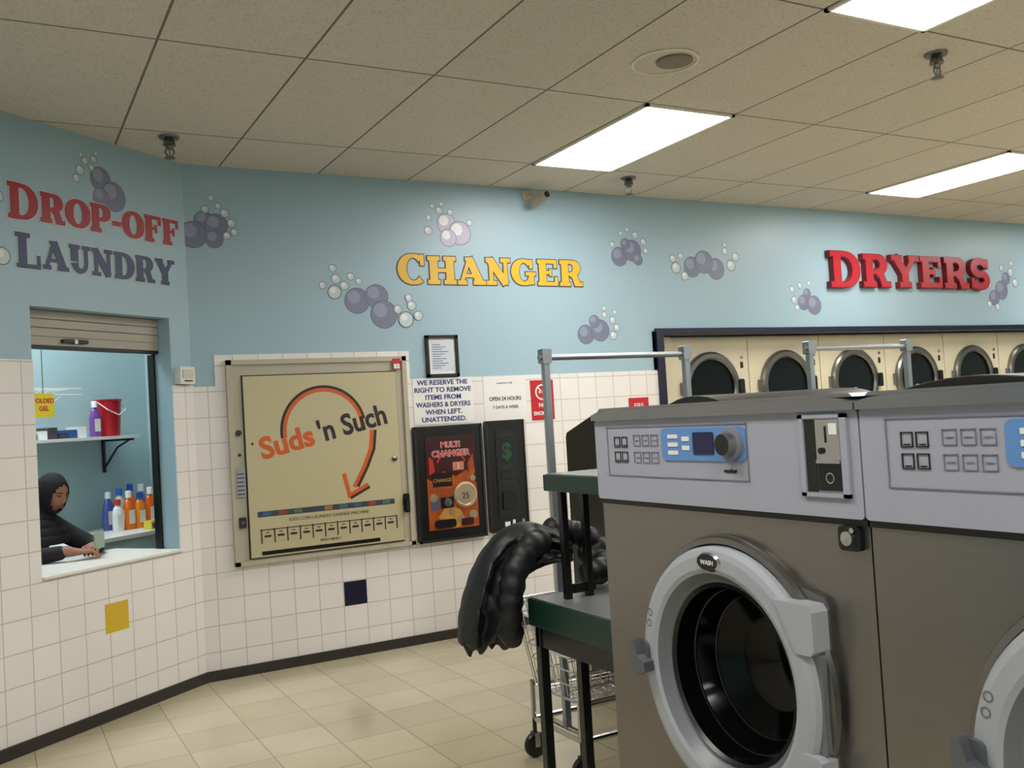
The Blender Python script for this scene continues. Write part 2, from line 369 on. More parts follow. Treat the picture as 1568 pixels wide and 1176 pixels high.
bubbles(7.62,2.42,.010,.00631,[(-2,8,15,1),(-14,20,12,1),(6,-10,10,1),(14,-20,7,0),(20,-4,7,0),(16,-34,5,0),(-22,30,6,0),(-10,34,6,0),(-20,0,5,0),(0,-26,5,0)])
bubbles(-.6,2.77,.0041,.0034,[(0,-15,20,1),(20,8,24,1),(0,14,16,1),(-32,-22,8,0),(-38,-8,7,0),(-24,-38,6,0),(-10,-44,6,0),(-14,-30,5,0),(-30,-46,4,0),(-6,-54,4,0)],M=ML)
bubbles(-1.2,2.335,.0041,.0034,[(0,0,13,0),(-14,-14,8,0)],M=ML)
bubbles(-1.21,2.62,.0041,.0034,[(0,0,9,0)],M=ML)
# ---------------------------------------------------------------- changer wall cabinet
mb=MB()
x0,x1,z0,z1=.19,1.335,.645,1.865
mb.box(x0,x1,-.03,-.008,z0,z1,CREAM2)
mb.box(x0,x1,-.045,-.03,z1-.03,z1,CREAM2);mb.box(x0,x1,-.045,-.03,z0,z0+.025,CREAM2)
mb.box(x0,x0+.03,-.045,-.03,z0,z1,CREAM2);mb.box(x1-.03,x1,-.045,-.03,z0,z1,CREAM2)
mb.box(.275,1.262,-.036,-.03,.678,1.772,BLACK)
mb.box(.282,1.255,-.05,-.03,.685,1.765,CREAM)
Y=-.0505
cx,cz=.765,1.42
mb.ringflat(cx,cz,.235,.258,Y,ORANGE,48,a0=0,a1=188);mb.ringflat(cx,cz,.258,.275,Y,DBROWN,48,a0=12,a1=188)
A=[(1.075,1.40),(1.06,1.28),(1.01,1.17),(.94,1.05)]
mb.stroke(A,.028,Y+.001,Y,ORANGE);mb.stroke([(a+.022,b) for a,b in A],.018,Y+.001,Y-.0003,DBROWN)
mb.stroke([(.875,1.14),(.905,1.0),(1.03,1.06)],.026,Y+.001,Y-.0004,ORANGE);mb.stroke([(.91,.983),(1.04,1.043)],.016,Y+.001,Y-.0006,DBROWN)
mb.text('Suds',.375,1.265,.18,Y,ORANGE,'LEFT',bold=.006,rot=math.radians(12),sx=1.02)
mb.text("'n Such",.735,1.345,.18,Y,DBROWN,'LEFT',bold=.005,rot=math.radians(12),sx=.90)
mb.box(.33,1.2,Y-.001,Y,.922,.955,mat('strip_teal',(52,66,70),.5))
cols=[(60,90,130),(150,60,50),(80,110,90),(60,60,80),(160,110,60),(70,100,120)]
for i in range(9): mb.box(.36+i*.095,.41+i*.095,Y-.002,Y,.927,.951,mat('lbl%d'%(i%6),cols[i%6],.5))
mb.text('SUDS COIN LAUNDRY CHANGE MACHINE',.77,.882,.028,Y,DBROWN,sx=.95)
mb.box(.34,1.21,Y-.001,Y,.842,.847,DBROWN)
for i in range(12): mb.box(.345+i*.0782,.351+i*.0782,Y-.003,Y,.765,.85,DBROWN)
for i in range(11): mb.box(.365+i*.0782,.405+i*.0782,Y-.002,Y,.80,.812,DBROWN);mb.box(.375+i*.0782,.395+i*.0782,Y-.001,Y,.825,.83,DBROWN)
mb.box(.345,1.09,Y-.001,Y,.695,.718,BLACK)
mb.text('PRESS FIRMLY',.77,.738,.022,Y,DBROWN)
mb.box(.222,.262,-.054,-.03,.87,.93,STEELD);mb.disc(.242,.9,.012,-.0545,CHROME)
mb.box(.215,.27,-.05,-.045,1.05,1.22,mat('label_grey',(150,155,160),.5))
for i in range(6): mb.box(.22,.262,-.051,-.05,1.065+i*.024,1.071+i*.024,INK)
mb.disc(.243,1.43,.018,-.046,DBROWN);mb.disc(.243,1.30,.01,-.046,DBROWN)
mb.disc(.32,1.36,.008,Y-.001,DBROWN);mb.lathe(1.215,1.21,[(.02,0),(.018,.01),(0,.012)],CHROME,24,y0=-.05)
mb.rbox(1.262,1.295,-.075,-.045,.86,.98,.012,BLACK);mb.rbox(1.268,1.288,-.095,-.075,.87,.94,.008,STEELD)
mb.box(1.24,1.295,-.047,-.045,1.78,1.85,RED);mb.box(1.248,1.287,-.048,-.047,1.785,1.815,PAPER);mb.text('!',1.267,1.79,.03,-.049,RED)
mb.obj('coin_changer_cabinet',bevel=.003)
# ---------------------------------------------------------------- bill changer with poster
mb=MB()
mb.rbox(1.36,1.85,-.05,-.008,.645,1.40,.01,BLACK)
for a in ((1.36,1.85,1.385,1.40),(1.36,1.85,.645,.66),(1.36,1.375,.645,1.4),(1.835,1.85,.645,1.4)): mb.box(a[0],a[1],-.056,-.05,a[2],a[3],STEELD)
DR=mat('poster_dark_red',(54,14,14),.35);GO=mat('poster_gold',(196,140,64),.35,var=.3,scale=20);OR2=mat('poster_orange',(160,76,26),.35,var=.7,scale=14)
PR=mat('poster_red',(184,34,30),.4)
mb.box(1.43,1.79,-.054,-.05,.72,1.33,DR)
mb.prism([(1.43,.72),(1.79,.72),(1.79,1.0),(1.72,1.10),(1.64,1.06),(1.55,1.10),(1.50,1.02),(1.43,1.06)],-.0545,-.05,OR2)
mb.prism([(1.50,.80),(1.60,.72),(1.70,.74),(1.66,.84),(1.56,.88)],-.055,-.05,GO)
mb.prism([(1.74,1.0),(1.78,1.08),(1.77,1.2),(1.73,1.14)],-.055,-.05,OR2);mb.prism([(1.45,1.08),(1.49,1.1),(1.48,1.18),(1.45,1.2)],-.055,-.05,PR)
mb.box(1.47,1.61,-.056,-.05,1.0,1.09,BLACK);mb.text('CHANGE',1.54,1.03,.032,-.057,GO)
mb.text('MULTI',1.61,1.255,.05,-.0557,PAPER,bold=.003);mb.text('MULTI',1.61,1.255,.05,-.057,PR,bold=.001);mb.text('CHANGER',1.61,1.195,.058,-.0557,PAPER,bold=.003);mb.text('CHANGER',1.61,1.195,.058,-.057,PR,bold=.001)
mb.ringflat(1.61,1.12,.1,.112,-.0553,PR,30,a0=20,a1=160)
for (a,b,r) in ((1.47,.93,.028),(1.75,.80,.03),(1.66,.78,.026),(1.60,.83,.022),(1.76,1.04,.02)): mb.lathe(a,b,[(r,.004),(r,.008),(0,.009)],mat('coin_small',(176,160,130),.35,.6),20,y0=-.05)
mb.box(1.62,1.70,-.0555,-.05,1.10,1.155,mat('poster_pink',(196,120,100),.4));mb.text('1',1.66,1.11,.05,-.056,PAPER)
mb.lathe(1.70,.935,[(.085,.004),(.085,.01),(.07,.013),(.065,.01),(0,.01)],[mat('coin',(190,170,140),.35,.6)]*4,40,y0=-.05)
mb.text('25',1.70,.91,.055,-.062,DBROWN)
mb.box(1.52,1.61,-.062,-.05,.86,.93,BLACK);mb.lathe(1.565,.895,[(.03,0),(.026,.012),(0,.014)],CHROME,24,y0=-.062)
mb.box(1.45,1.51,-.056,-.05,.85,.93,mat('poster_blue',(70,80,110),.4))
mb.rbox(1.47,1.62,-.066,-.05,.73,.785,.02,BLACK);mb.box(1.66,1.75,-.06,-.05,.735,.78,DR)
mb.obj('bill_changer_machine',bevel=.002)
mb=MB()
mb.rbox(1.885,2.18,-.045,-.008,.655,1.41,.01,BLACK)
for a in ((1.885,2.18,1.398,1.41),(1.885,2.18,.655,.667),(1.885,1.897,.655,1.41),(2.168,2.18,.655,1.41)): mb.box(a[0],a[1],-.05,-.045,a[2],a[3],STEELD)
GR=mat('dollar_green',(30,76,42),.4)
mb.box(1.95,2.115,-.05,-.045,.76,1.34,mat('panel_charcoal',(28,27,28),.3))
mb.text('$',2.032,1.15,.15,-.051,GR,bold=.004);mb.text('INSERT HERE',2.032,1.30,.02,-.051,GR)
mb.text('BILLS',2.032,1.08,.035,-.051,GR);mb.text('CHANGE',2.032,.98,.03,-.051,GR)
mb.box(1.985,2.08,-.058,-.05,1.02,1.05,STEELD);mb.rbox(1.98,2.085,-.06,-.05,.80,.93,.015,BLACK)
mb.box(1.99,2.03,-.047,-.045,.69,.72,PAPER);mb.box(2.05,2.07,-.047,-.045,.68,.73,PAPER);mb.lathe(2.13,.72,[(.012,0),(.012,.006),(0,.007)],CHROME,16,y0=-.045)
mb.obj('bill_acceptor_panel',bevel=.002)
# ---------------------------------------------------------------- wall signs
mb=MB();mb.box(1.384,1.818,-.012,-.008,1.41,1.716,PAPER)
for i,t in enumerate(('WE RESERVE THE','RIGHT TO REMOVE','ITEMS FROM','WASHERS & DRYERS','WHEN LEFT.','UNATTENDED.')):
    mb.text(t,1.60,1.672-i*.049,.044,-.0125,INKB,bold=.0012,sx=1.08 if i!=3 else .98)
mb.obj('reserve_right_sign')
mb=MB();mb.box(1.90,2.232,-.011,-.008,1.402,1.71,PAPER)
mb.text('OPEN 24 HOURS',2.066,1.545,.038,-.0115,INK,bold=.0006,sx=.88);mb.text('7 DAYS A WEEK',2.066,1.49,.028,-.0115,INK,bold=.0004);mb.text('customers only',2.066,1.66,.02,-.0115,INKB)
mb.obj('open_hours_sign')
mb=MB();mb.box(2.27,2.455,-.012,-.008,1.395,1.675,RED)
mb.ringflat(2.362,1.59,.045,.056,-.0125,PAPER);mb.stroke([(2.33,1.622),(2.394,1.558)],.009,-.012,-.0127,PAPER);mb.box(2.335,2.385,-.0127,-.012,1.585,1.597,PAPER)
mb.text('NO',2.362,1.485,.042,-.0125,PAPER,bold=.001);mb.text('SMOKING',2.362,1.43,.036,-.0125,PAPER,bold=.001,sx=.95)
mb.obj('no_smoking_sign')
mb=MB()
for a in ((1.493,1.727,1.98,2.0),(1.493,1.727,1.722,1.742),(1.493,1.513,1.722,2.0),(1.707,1.727,1.722,2.0)): mb.box(a[0],a[1],-.022,0,a[2],a[3],BLACK)
mb.box(1.513,1.707,-.008,0,1.742,1.98,PAPER);mb.box(1.53,1.69,-.009,-.008,1.76,1.96,mat('paper_blue',(206,212,222),.5))
for i in range(11): mb.box(1.54,1.60+.07*((i*7)%5)/5,-.0095,-.009,1.78+i*.0155,1.784+i*.0155,INKB)
mb.obj('framed_notice',bevel=.002)
mb=MB();mb.box(3.1,3.28,-.012,-.008,1.3,1.515,RED);mb.text('FIRE',3.19,1.44,.05,-.0125,PAPER);mb.text('EXTINGUISHER',3.19,1.38,.022,-.0125,PAPER);mb.obj('fire_sign')
mb=MB();mb.rbox(-.135,-.02,-.045,-.0,1.73,1.83,.008,WHITE);mb.rbox(-.12,-.035,-.05,-.045,1.765,1.815,.006,mat('alarm_cover',(205,200,190),.4));mb.box(-.11,-.045,-.052,-.05,1.745,1.752,INK);mb.obj('wall_alarm_box',ML,bevel=.002)  # white alarm box with cover plate, between service window and corner
# ---------------------------------------------------------------- dryers
DCH=mat('dryer_ring',(132,130,124),.28,.8);DGL=mat('dryer_glass',(28,31,31),.1,spec=.3)
def build_dryer(i):
    mb=MB();w=.812
    mb.box(0,w,.0,.62,0,1.975,DRY)
    mb.box(.004,w-.004,-.008,0,1.02,1.965,DRY);mb.box(.004,w-.004,-.008,0,.06,.98,DRY)
    mb.box(0,w,-.004,0,.985,1.015,STEELD)
    for cz in (1.565,.6):
        cxx=w/2
        mb.lathe(cxx,cz,[(.29,.008),(.288,.03),(.272,.045),(.238,.045),(.225,.03),(.222,.012),(0,.016)],[DCH,DCH,DCH,DCH,BLACK,DGL],56)
        mb.rbox(cxx-.315,cxx-.275,-.035,-.008,cz-.05,cz+.05,.01,DCH)
        mb.rbox(cxx+.262,cxx+.312,-.06,-.03,cz-.06,cz+.06,.015,BLACK)
        mb.ringflat(cxx,cz-.10,.038,.043,-.0165,PALE,24)
        mb.box(cxx-.02,cxx-.014,-.017,-.016,cz-.12,cz-.08,PALE);mb.box(cxx+.014,cxx+.02,-.017,-.016,cz-.12,cz-.08,PALE);mb.box(cxx-.014,cxx+.014,-.017,-.016,cz-.103,cz-.097,PALE)
        mb.lathe(w-.07,cz+.24,[(.014,.008),(.012,.016),(0,.017)],CHROME,16)
        mb.box(w-.085,w-.055,-.01,-.008,cz+.15,cz+.2,STEELD)
    return mb.obj('stack_dryer',Matrix.Translation((3.625+.815*(i),.16,0)),bevel=.002)
for i in range(11): build_dryer(i)
mb=MB();mb.box(3.45,3.62,.12,.2,0,1.975,DRY);mb.obj('trim_dryer_filler')
# ---------------------------------------------------------------- front load washers (row facing the aisle)
HG=mat('handle_grey',(104,106,112),.3,.4)
DRUM=mat('drum_dark',(9,9,9),.3,.4);RIMG=mat('rim_glint',(58,58,58),.2,.9)
MW=lambda y: Matrix.Translation((.318,y,0))@Matrix.Rotation(-math.pi/2,4,'Z')
def build_washer(y):
    mb=MB();w=.838
    cx,cz=.465,.868
    mb.holed([(0,.1),(w,.1),(w,1.205),(0,1.205)],cx,cz,.262,0,.02,STEEL)
    mb.box(0,.015,.02,.86,.1,1.205,STEEL);mb.box(w-.015,w,.02,.86,.1,1.205,STEEL);mb.box(0,w,.84,.86,.1,1.205,STEEL)
    mb.box(0,w,.02,.86,.1,.12,STEELD);mb.box(0,w,.02,.86,1.19,1.205,STEELD)
    mb.box(.02,w-.02,.03,.84,0,.1,STEELD)
    mb.box(.0,w,-.004,.86,1.2,1.212,STEELD)
    mb.rbox(0,w,-.012,.1,1.213,1.408,.008,PANEL)
    mb.box(0,w,.1,.86,1.213,1.4,STEEL)
    n=26
    pts=[(0,1.408)]+[(w*k/n, 1.432-.010*abs(2*k/n-1)**14) for k in range(n+1)]+[(w,1.408)]
    mb.prism(pts,-.022,.86,TOPG)
    mb.prism([(.012,1.431),(w-.012,1.431),(w-.02,1.438),(.02,1.438)],-.008,.85,TOPG)
    F=-.012
    for a in ((.055,.555,1.389,1.391),(.055,.555,1.272,1.274),(.055,.057,1.272,1.391),(.553,.555,1.272,1.391)): mb.box(a[0],a[1],F-.002,F,a[2],a[3],PANELL)
    mb.rbox(.275,.552,F-.003,F,1.312,1.384,.014,BLUEP)
    mb.rbox(.388,.455,F-.005,F-.003,1.326,1.374,.003,LCD)
    mb.lathe(.51,1.348,[(.036,.003),(.034,.010),(.026,.012),(.022,.03),(0,.031)],[PANELL,PANELL,TOPG,STEELD],36,y0=F)
    for k in range(3): mb.box(.30,.335,F-.0045,F-.003,1.325+k*.018,1.334+k*.018,PAPER)
    for k in range(2): mb.box(.35,.375,F-.0045,F-.003,1.335+k*.02,1.345+k*.02,PAPER)
    for i in range(2):
        for k in range(2):
            X,Z=.085+i*.03,1.305+k*.036
            for a in ((0,.024,0,.0018),(0,.024,.0242,.026),(0,.0018,0,.026),(.0222,.024,0,.026)): mb.box(X+a[0],X+a[1],F-.002,F,Z+a[2],Z+a[3],STEELD)
            mb.box(X+.006,X+.018,F-.002,F,Z+.004,Z+.006,STEELD)
    for k in range(3):
        X=.165+k*.034
        for Z in (1.345,1.305):
            for a in ((0,.026,0,.001),(0,.026,.0245,.0255),(0,.001,0,.0255),(.025,.026,0,.0255)): mb.box(X+a[0],X+a[1],F-.002,F,Z+a[2],Z+a[3],PANELL)
            mb.box(X+.006,X+.02,F-.002,F,Z+.012,Z+.013,PANELL)
    mb.text('washer',.50,1.288,.014,F-.001,STEELD)
    for a in ((.70,.815,1.395,1.402),(.70,.815,1.25,1.257),(.70,.712,1.25,1.402),(.80,.815,1.25,1.402)): mb.box(a[0],a[1],F-.006,F,a[2],a[3],PANEL)
    mb.box(.712,.80,F-.0015,F,1.257,1.395,GALV)
    mb.box(.714,.738,F-.003,F-.0015,1.259,1.393,STEELD)
    mb.box(.742,.798,F-.005,F-.0015,1.318,1.392,CHROME);mb.box(.764,.768,F-.006,F-.005,1.35,1.38,BLACK);mb.box(.775,.793,F-.006,F-.005,1.365,1.385,PAPER)
    mb.lathe(.755,1.335,[(.006,0),(.006,.004),(0,.005)],BLACK,14,y0=F-.005)
    mb.box(.742,.798,F-.004,F-.0015,1.262,1.312,BLACK);mb.ringflat(.77,1.285,.008,.010,F-.0045,CHROME,20)
    mb.box(.742,.798,F-.008,F-.0015,1.312,1.318,CHROME)
    mb.rbox(.775,.825,-.012,0,1.155,1.2,.01,BLACK);mb.lathe(.80,1.178,[(.014,0),(.013,.008),(0,.009)],CHROME,20,y0=-.012);mb.lathe(.815,1.194,[(.005,0),(.005,.01),(0,.01)],CHROME,12,y0=-.012)
    pts=[(cx+.29*math.cos(math.radians(a)),cz+.29*math.sin(math.radians(a))) for a in range(52,309,6)]
    pts=[(.738,.58),(.742,.60),(.742,1.045),(.732,1.062),(.69,1.072),(.66,1.078)]+pts+[(.69,.565)]
    mb.holed(pts,cx,cz,.262,-.012,0,BEZ)
    mb.lathe(cx,cz,[(.288,.012),(.284,.022),(.272,.024),(.267,.014)],BEZ,72)
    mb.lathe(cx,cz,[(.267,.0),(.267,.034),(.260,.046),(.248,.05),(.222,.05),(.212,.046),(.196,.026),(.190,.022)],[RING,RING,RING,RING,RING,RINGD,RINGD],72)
    mb.lathe(cx,cz,[(.190,.022),(.186,.026),(.180,.018),(.172,-.03),(.150,-.075),(.10,-.11),(0,-.125)],[BLACK,BLACK,GLASS,GLASS,GLASS,GLASS],72)
    mb.lathe(cx,cz,[(.1725,-.026),(.170,-.028),(.1712,-.033)],RIMG,72);mb.lathe(cx,cz,[(.152,-.07),(.149,-.072),(.150,-.077)],RIMG,72)
    mb.lathe(cx,cz,[(.262,.0),(.262,-.10),(.25,-.6),(0,-.6)],DRUM,48)
    mb.lathe(cx-.01,cz+.236,[(.0,.055),(.017,.055),(.020,.05)],[BLACK,CHROME],32,sx=1.9)
    mb.text('WASH',cx-.01,cz+.231,.014,-.0555,PAPER)
    for s_ in (1,-1):
        mb.prism([(.690,cz+s_*.092),(.728,cz+s_*.092),(.737,cz+s_*.10),(.737,cz+s_*.172),(.728,cz+s_*.184),(.640,cz+s_*.186),(.652,cz+s_*.165)],-.054,-.012,RING)
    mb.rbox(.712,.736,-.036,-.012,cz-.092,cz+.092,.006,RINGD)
    mb.rbox(cx-.270,cx-.235,-.058,-.014,cz-.035,cz+.03,.012,HG)
    mb.prism([(cx-.278,cz-.035),(cx-.258,cz-.045),(cx-.222,cz-.03),(cx-.225,cz-.01),(cx-.250,cz+.002),(cx-.262,cz+.035),(cx-.276,cz+.035)],-.078,-.05,HG)
    mb.ringflat(cx-.232,cz+.075,.006,.009,-.0505,TOPG,16);mb.ringflat(cx-.226,cz+.10,.006,.009,-.0505,TOPG,16)
    return mb.obj('front_load_washer',MW(y),bevel=.002)
for i in range(4): build_washer(-3.76-.842*i)
def build_back(yc,w):
    mb=MB();R=min(.27,w*.4)
    mb.box(0,w,0,.8,0,1.30,STEELD)
    n=18;pr=[(0,1.30)]+[(w/2-w/2*math.cos(math.pi*k/n),1.30+.168*math.sin(math.pi*k/n)) for k in range(1,n)]+[(w,1.30)]
    mb.prism(pr,0.0,.8,STEELD)
    mb.lathe(w/2,.8,[(R,0),(R-.005,.04),(R*.75,.05),(R*.68,.03),(0,.02)],[RING,RING,RINGD,GLASS],48)
    mb.box(.05,w*.6,-.01,0,1.16,1.28,PANEL);mb.lathe(w*.8,1.22,[(.03,0),(.026,.03),(0,.03)],STEELD,24)
    mb.obj('dome_top_washer',Matrix.Translation((2.05,yc-w/2,0))@Matrix.Rotation(math.pi/2,4,'Z'),bevel=.004)
build_back(-3.0,.55);build_back(-4.15,.84);build_back(-5.0,.84);build_back(-5.85,.84)
mb=MB();x0,x1=1.76,2.46;BM=mat('black_enamel',(20,20,22),.4)
Mk=Matrix(((0,1,0,0),(1,0,0,0),(0,0,1,0),(0,0,0,1)))
mb.prism([(-2.12,.02),(-1.262,.02),(-1.262,1.30),(-1.275,1.325),(-1.56,1.42),(-1.60,1.43),(-2.12,1.43)],x0,x1,BM,Mk)
Mr=Matrix.Translation(((x0+x1)/2,-1.262,.68))@Matrix.Rotation(math.pi,4,'Z')
mb.lathe(0,0,[(.26,0),(.255,.04),(.2,.05),(.18,.03),(0,.02)],[RING,RING,RINGD,GLASS],48,M=Mr)
mb.box(x0+.04,x1-.04,-1.262,-1.255,1.02,1.27,PANEL)
mb.obj('side_panel_washer',bevel=.006)
# ---------------------------------------------------------------- two tier green stand
mb=MB()
def table_top(x0,x1,y0,y1,z,t):
    mb.box(x0,x1,y0,y1,z-t,z,GREEN);mb.box(x0+.008,x1-.008,y0+.008,y1-.008,z,z+.003,mat('laminate_grey',(120,124,124),.25))
table_top(.44,.80,-3.72,-3.11,.853,.085)
table_top(.465,.80,-3.72,-3.21,1.245,.05)
LG=mat('black_leg',(16,16,18),.35)
for x in (.455,.6,.765):
    for y in (-3.135,-3.69): mb.box(x,x+.03,y-.015,y+.015,0,.77,LG)
for x in (.505,.585,.76):
    for y in (-3.235,-3.69): mb.box(x,x+.022,y-.011,y+.011,.855,1.2,LG)
mb.box(.455,.79,-3.145,-3.125,.70,.77,LG);mb.box(.46,.48,-3.69,-3.13,.70,.77,LG)
mb.box(.50,.62,-3.238,-3.232,.87,.90,LG)
mb.obj('two_tier_stand',bevel=.004)
# ---------------------------------------------------------------- wire laundry carts with hanging rail
def cart(x0,x1,yc,name='laundry_cart'):
    mb=MB();hw=.235;zt,zb=.66,.30;ins=.06
    def loop(f,r):
        a=ins*(1-f);X0,X1,Y0,Y1=x0+a,x1-a,yc-hw+a,yc+hw-a;z=zb+(zt-zb)*f;c=.04
        P=[(X0+c,Y0,z),(X1-c,Y0,z),(X1,Y0+c,z),(X1,Y1-c,z),(X1-c,Y1,z),(X0+c,Y1,z),(X0,Y1-c,z),(X0,Y0+c,z)]
        mb.tube(P,r,CHROME,6,closed=True)
    for f,r in ((0,.006),(.17,.0035),(.34,.0035),(.5,.005),(.67,.0035),(.84,.0035),(1,.008)): loop(f,r)
    N=15
    for k in range(N+1):
        t=k/N;xt=x0+.02+(x1-x0-.04)*t;xb=x0+ins+.01+(x1-x0-2*ins-.02)*t
        mb.tube([(xt,yc-hw,zt),(xb,yc-hw+ins,zb),(xb,yc+hw-ins,zb),(xt,yc+hw,zt)],.003,CHROME,5)
    for k in range(9):
        t=k/8;yt=yc-hw+.02+(2*hw-.04)*t;yb=yc-hw+ins+(2*hw-2*ins)*t
        mb.tube([(x0,yt,zt),(x0+ins,yb,zb),(x1-ins,yb,zb),(x1,yt,zt)],.003,CHROME,5)
    zf=.16;a=.05
    mb.tube([(x0+a,yc-hw+a,zf),(x1-a,yc-hw+a,zf),(x1-a,yc+hw-a,zf),(x0+a,yc+hw-a,zf)],.012,CHROME,8,closed=True)
    for X in (x0+a,x1-a):
        for Yy in (yc-hw+a,yc+hw-a):
            mb.tube([(X,Yy,zf),(X,Yy,zb+.02)],.011,CHROME,8)
            mb.tube([(X,Yy,zf),(X,Yy,.10)],.009,STEELD,8)
            M=Matrix.Translation((X,Yy,.052))
            mb.lathe(0,0,[(.0,.013),(.046,.013),(.052,.006),(.052,-.006),(.046,-.013),(0,-.013)],[STEELD,BLACK,BLACK,BLACK,STEELD],28,M=M)
            for sy in (-.018,.018): mb.box(X-.012,X+.012,Yy+sy-.002,Yy+sy+.002,.045,.105,CHROME)
    for X in (x0+.10,x1+.0):
        mb.box(X-.013,X+.013,yc-.013,yc+.013,zf,1.665,GALV)
        mb.tube([(X,yc-hw+a,zf),(X,yc+hw-a,zf)],.011,CHROME,8)
        mb.rbox(X-.022,X+.022,yc-.02,yc+.02,1.64,1.70,.006,GALV)
    mb.tube([(x0+.07,yc,1.665),(x1+.03,yc,1.665)],.0125,GALV,12)
    mb.obj(name,bevel=0)
cart(.87,1.70,-2.42);cart(2.23,3.0,-2.55)
# ---------------------------------------------------------------- service window: shutter, frame
SH=mat('shutter',(168,162,148),.45);
mb=MB()
for k in range(3): mb.rbox(-1.064,-.16,.095-.01,.13,1.975+k*.045,2.017+k*.045,.012,SH)
mb.box(-1.064,-.16,.09,.125,1.93,1.975,SH);mb.rbox(-.82,-.66,.07,.09,1.945,1.965,.008,STEELD)
mb.disc(-.74,1.953,.012,.068,CHROME);mb.box(-1.064,-.158,.09,.135,1.912,1.93,BLACK)
mb.obj('rolling_shutter',ML,bevel=.002)
mb=MB();mb.box(-.175,-.152,.12,.165,.797,1.911,BLACK);mb.box(-1.09,-1.062,.12,.165,.797,1.911,BLACK);mb.obj('window_1',ML,bevel=.002)
mb=MB();mb.box(-1.7,1.2,1.0,1.64,.77,.8,WHITE);mb.box(-1.65,1.15,1.06,1.64,0,.77,TEAL);mb.obj('booth_counter',ML,bevel=.004)
mb=MB();mb.box(-1.2,.86,1.32,1.645,1.44,1.462,WHITE)
for x in (-.6,.80):
    mb.box(x,x+.02,1.34,1.65,1.425,1.44,BLACK);mb.box(x,x+.02,1.63,1.65,1.2,1.44,BLACK);mb.tube([(x+.01,1.38,1.43),(x+.01,1.5,1.38),(x+.01,1.63,1.24)],.008,BLACK)
mb.obj('wall_shelf',ML,bevel=.002)
mb=MB();mb.vlathe(.69,1.45,[(0,1.463),(.078,1.463),(.092,1.71),(.098,1.715),(.098,1.725),(.088,1.725),(.073,1.47),(0,1.47)],mat('bucket_red',(170,18,30),.35),32)
mb.tube([(.596,1.45,1.71),(.61,1.36,1.65),(.69,1.34,1.61),(.77,1.36,1.65),(.784,1.45,1.71)],.004,WHITE,6);mb.obj('red_bucket',ML)
def bottle(x,y,z,h,r,c,cap,name='detergent_bottle'):
    mb=MB();m=mat('btl%d%d%d'%c,c,.3);cm=mat('cap%d%d%d'%cap,cap,.3)
    mb.vlathe(x,y,[(0,z),(r,z),(r*1.05,z+.02),(r*1.05,z+h*.55),(r*.8,z+h*.72),(r*.42,z+h*.8),(r*.42,z+h*.84)],m,24,sy=.65)
    mb.vlathe(x,y,[(r*.5,z+h*.82),(r*.5,z+h*.98),(r*.3,z+h),(0,z+h)],cm,20)
    mb.tube([(x+r*.6,y,z+h*.72),(x+r*1.15,y,z+h*.6),(x+r*1.15,y,z+h*.35),(x+r*.95,y,z+h*.25)],r*.16,m,8)
    mb.box(x-r*.6,x+r*.6,y-r*.70,y-r*.66,z+h*.15,z+h*.5,WHITE)
    mb.obj(name,ML)
bottle(.53,1.40,1.463,.25,.04,(120,80,150),(240,240,240))
for k,(c,cap,hh) in enumerate([((232,232,228),(200,60,50),.22),((230,110,20),(240,240,240),.27),((240,140,30),(40,80,170),.25),((230,100,20),(240,240,240),.28),((235,125,25),(40,80,170),.25)]):
    bottle(.585+k*.098,1.28,.801,hh,.043,c,cap)
for k,(c,cap,hh) in enumerate([((70,90,160),(230,230,230),.27),((225,225,222),(60,110,200),.29),((235,120,30),(40,80,170),.31),((60,110,180),(240,240,240),.30)]):
    bottle(.63+k*.10,1.42,.801,hh,.043,c,cap)
mb=MB()
for k,(c,hh) in enumerate([((230,210,60),.06),((90,150,70),.05),((235,220,90),.07),((220,220,210),.05)]):
    mb.box(.66+k*.095,.74+k*.095,1.05,1.12,.801,.8+hh,mat('bx%d'%k,c,.5));mb.box(.67+k*.095,.73+k*.095,1.049,1.05,.81,.8+hh*.7,INKB)
mb.obj('soap_boxes',ML)
mb=MB()
for k in range(9):
    c=[(60,50,90),(220,220,215),(200,180,60),(40,90,80),(230,230,230),(70,60,60),(60,60,80),(50,80,140),(230,228,220)][k]
    mb.box(-.25+k*.078,-.185+k*.078,1.38,1.5,1.463,1.50+.02*(k%3),mat('st%d'%k,c,.5))
mb.obj('shelf_supplies',ML)
mb=MB();
for z in (1.80,1.76): mb.tube([(-.6,1.42,z),(.45,1.42,z)],.004,WHITE,6)
for k in range(15): mb.tube([(-.58+k*.07,1.42,1.80),(-.58+k*.07,1.60,1.80),(-.58+k*.07,1.645,1.78)],.003,WHITE,6)
for x in (-.4,.3): mb.tube([(x,1.42,1.76),(x,1.645,1.66)],.005,WHITE,6)
mb.obj('wire_rack',ML)
mb=MB();mb.box(-.835,-.70,.30,.304,1.575,1.70,mat('sign_yellow',(236,216,24),.4));mb.text('FOLDED\nGEL',-.765,1.65,.034,.2995,RED,bold=.001,ls=1.2)
mb.tube([(-.765,.302,1.70),(-.765,.302,H)],.002,INK,5);mb.obj('hanging_yellow_sign',ML)
# ---------------------------------------------------------------- quilted coat draped over the far end of the stand
mb=MB();CO=mat('coat_black',(13,14,18),.5,bump=.12,bscale=110)
def spl(P,n=8):
    P=[Vector(p) for p in P];S=[]
    for i in range(len(P)-1):
        p0=P[max(i-1,0)];p1=P[i];p2=P[i+1];p3=P[min(i+2,len(P)-1)]
        for k in range(n):
            t=k/n;S.append(.5*((2*p1)+(-p0+p2)*t+(2*p0-5*p1+4*p2-p3)*t*t+(-p0+3*p1-3*p2+p3)*t**3))
    S.append(P[-1]);return S
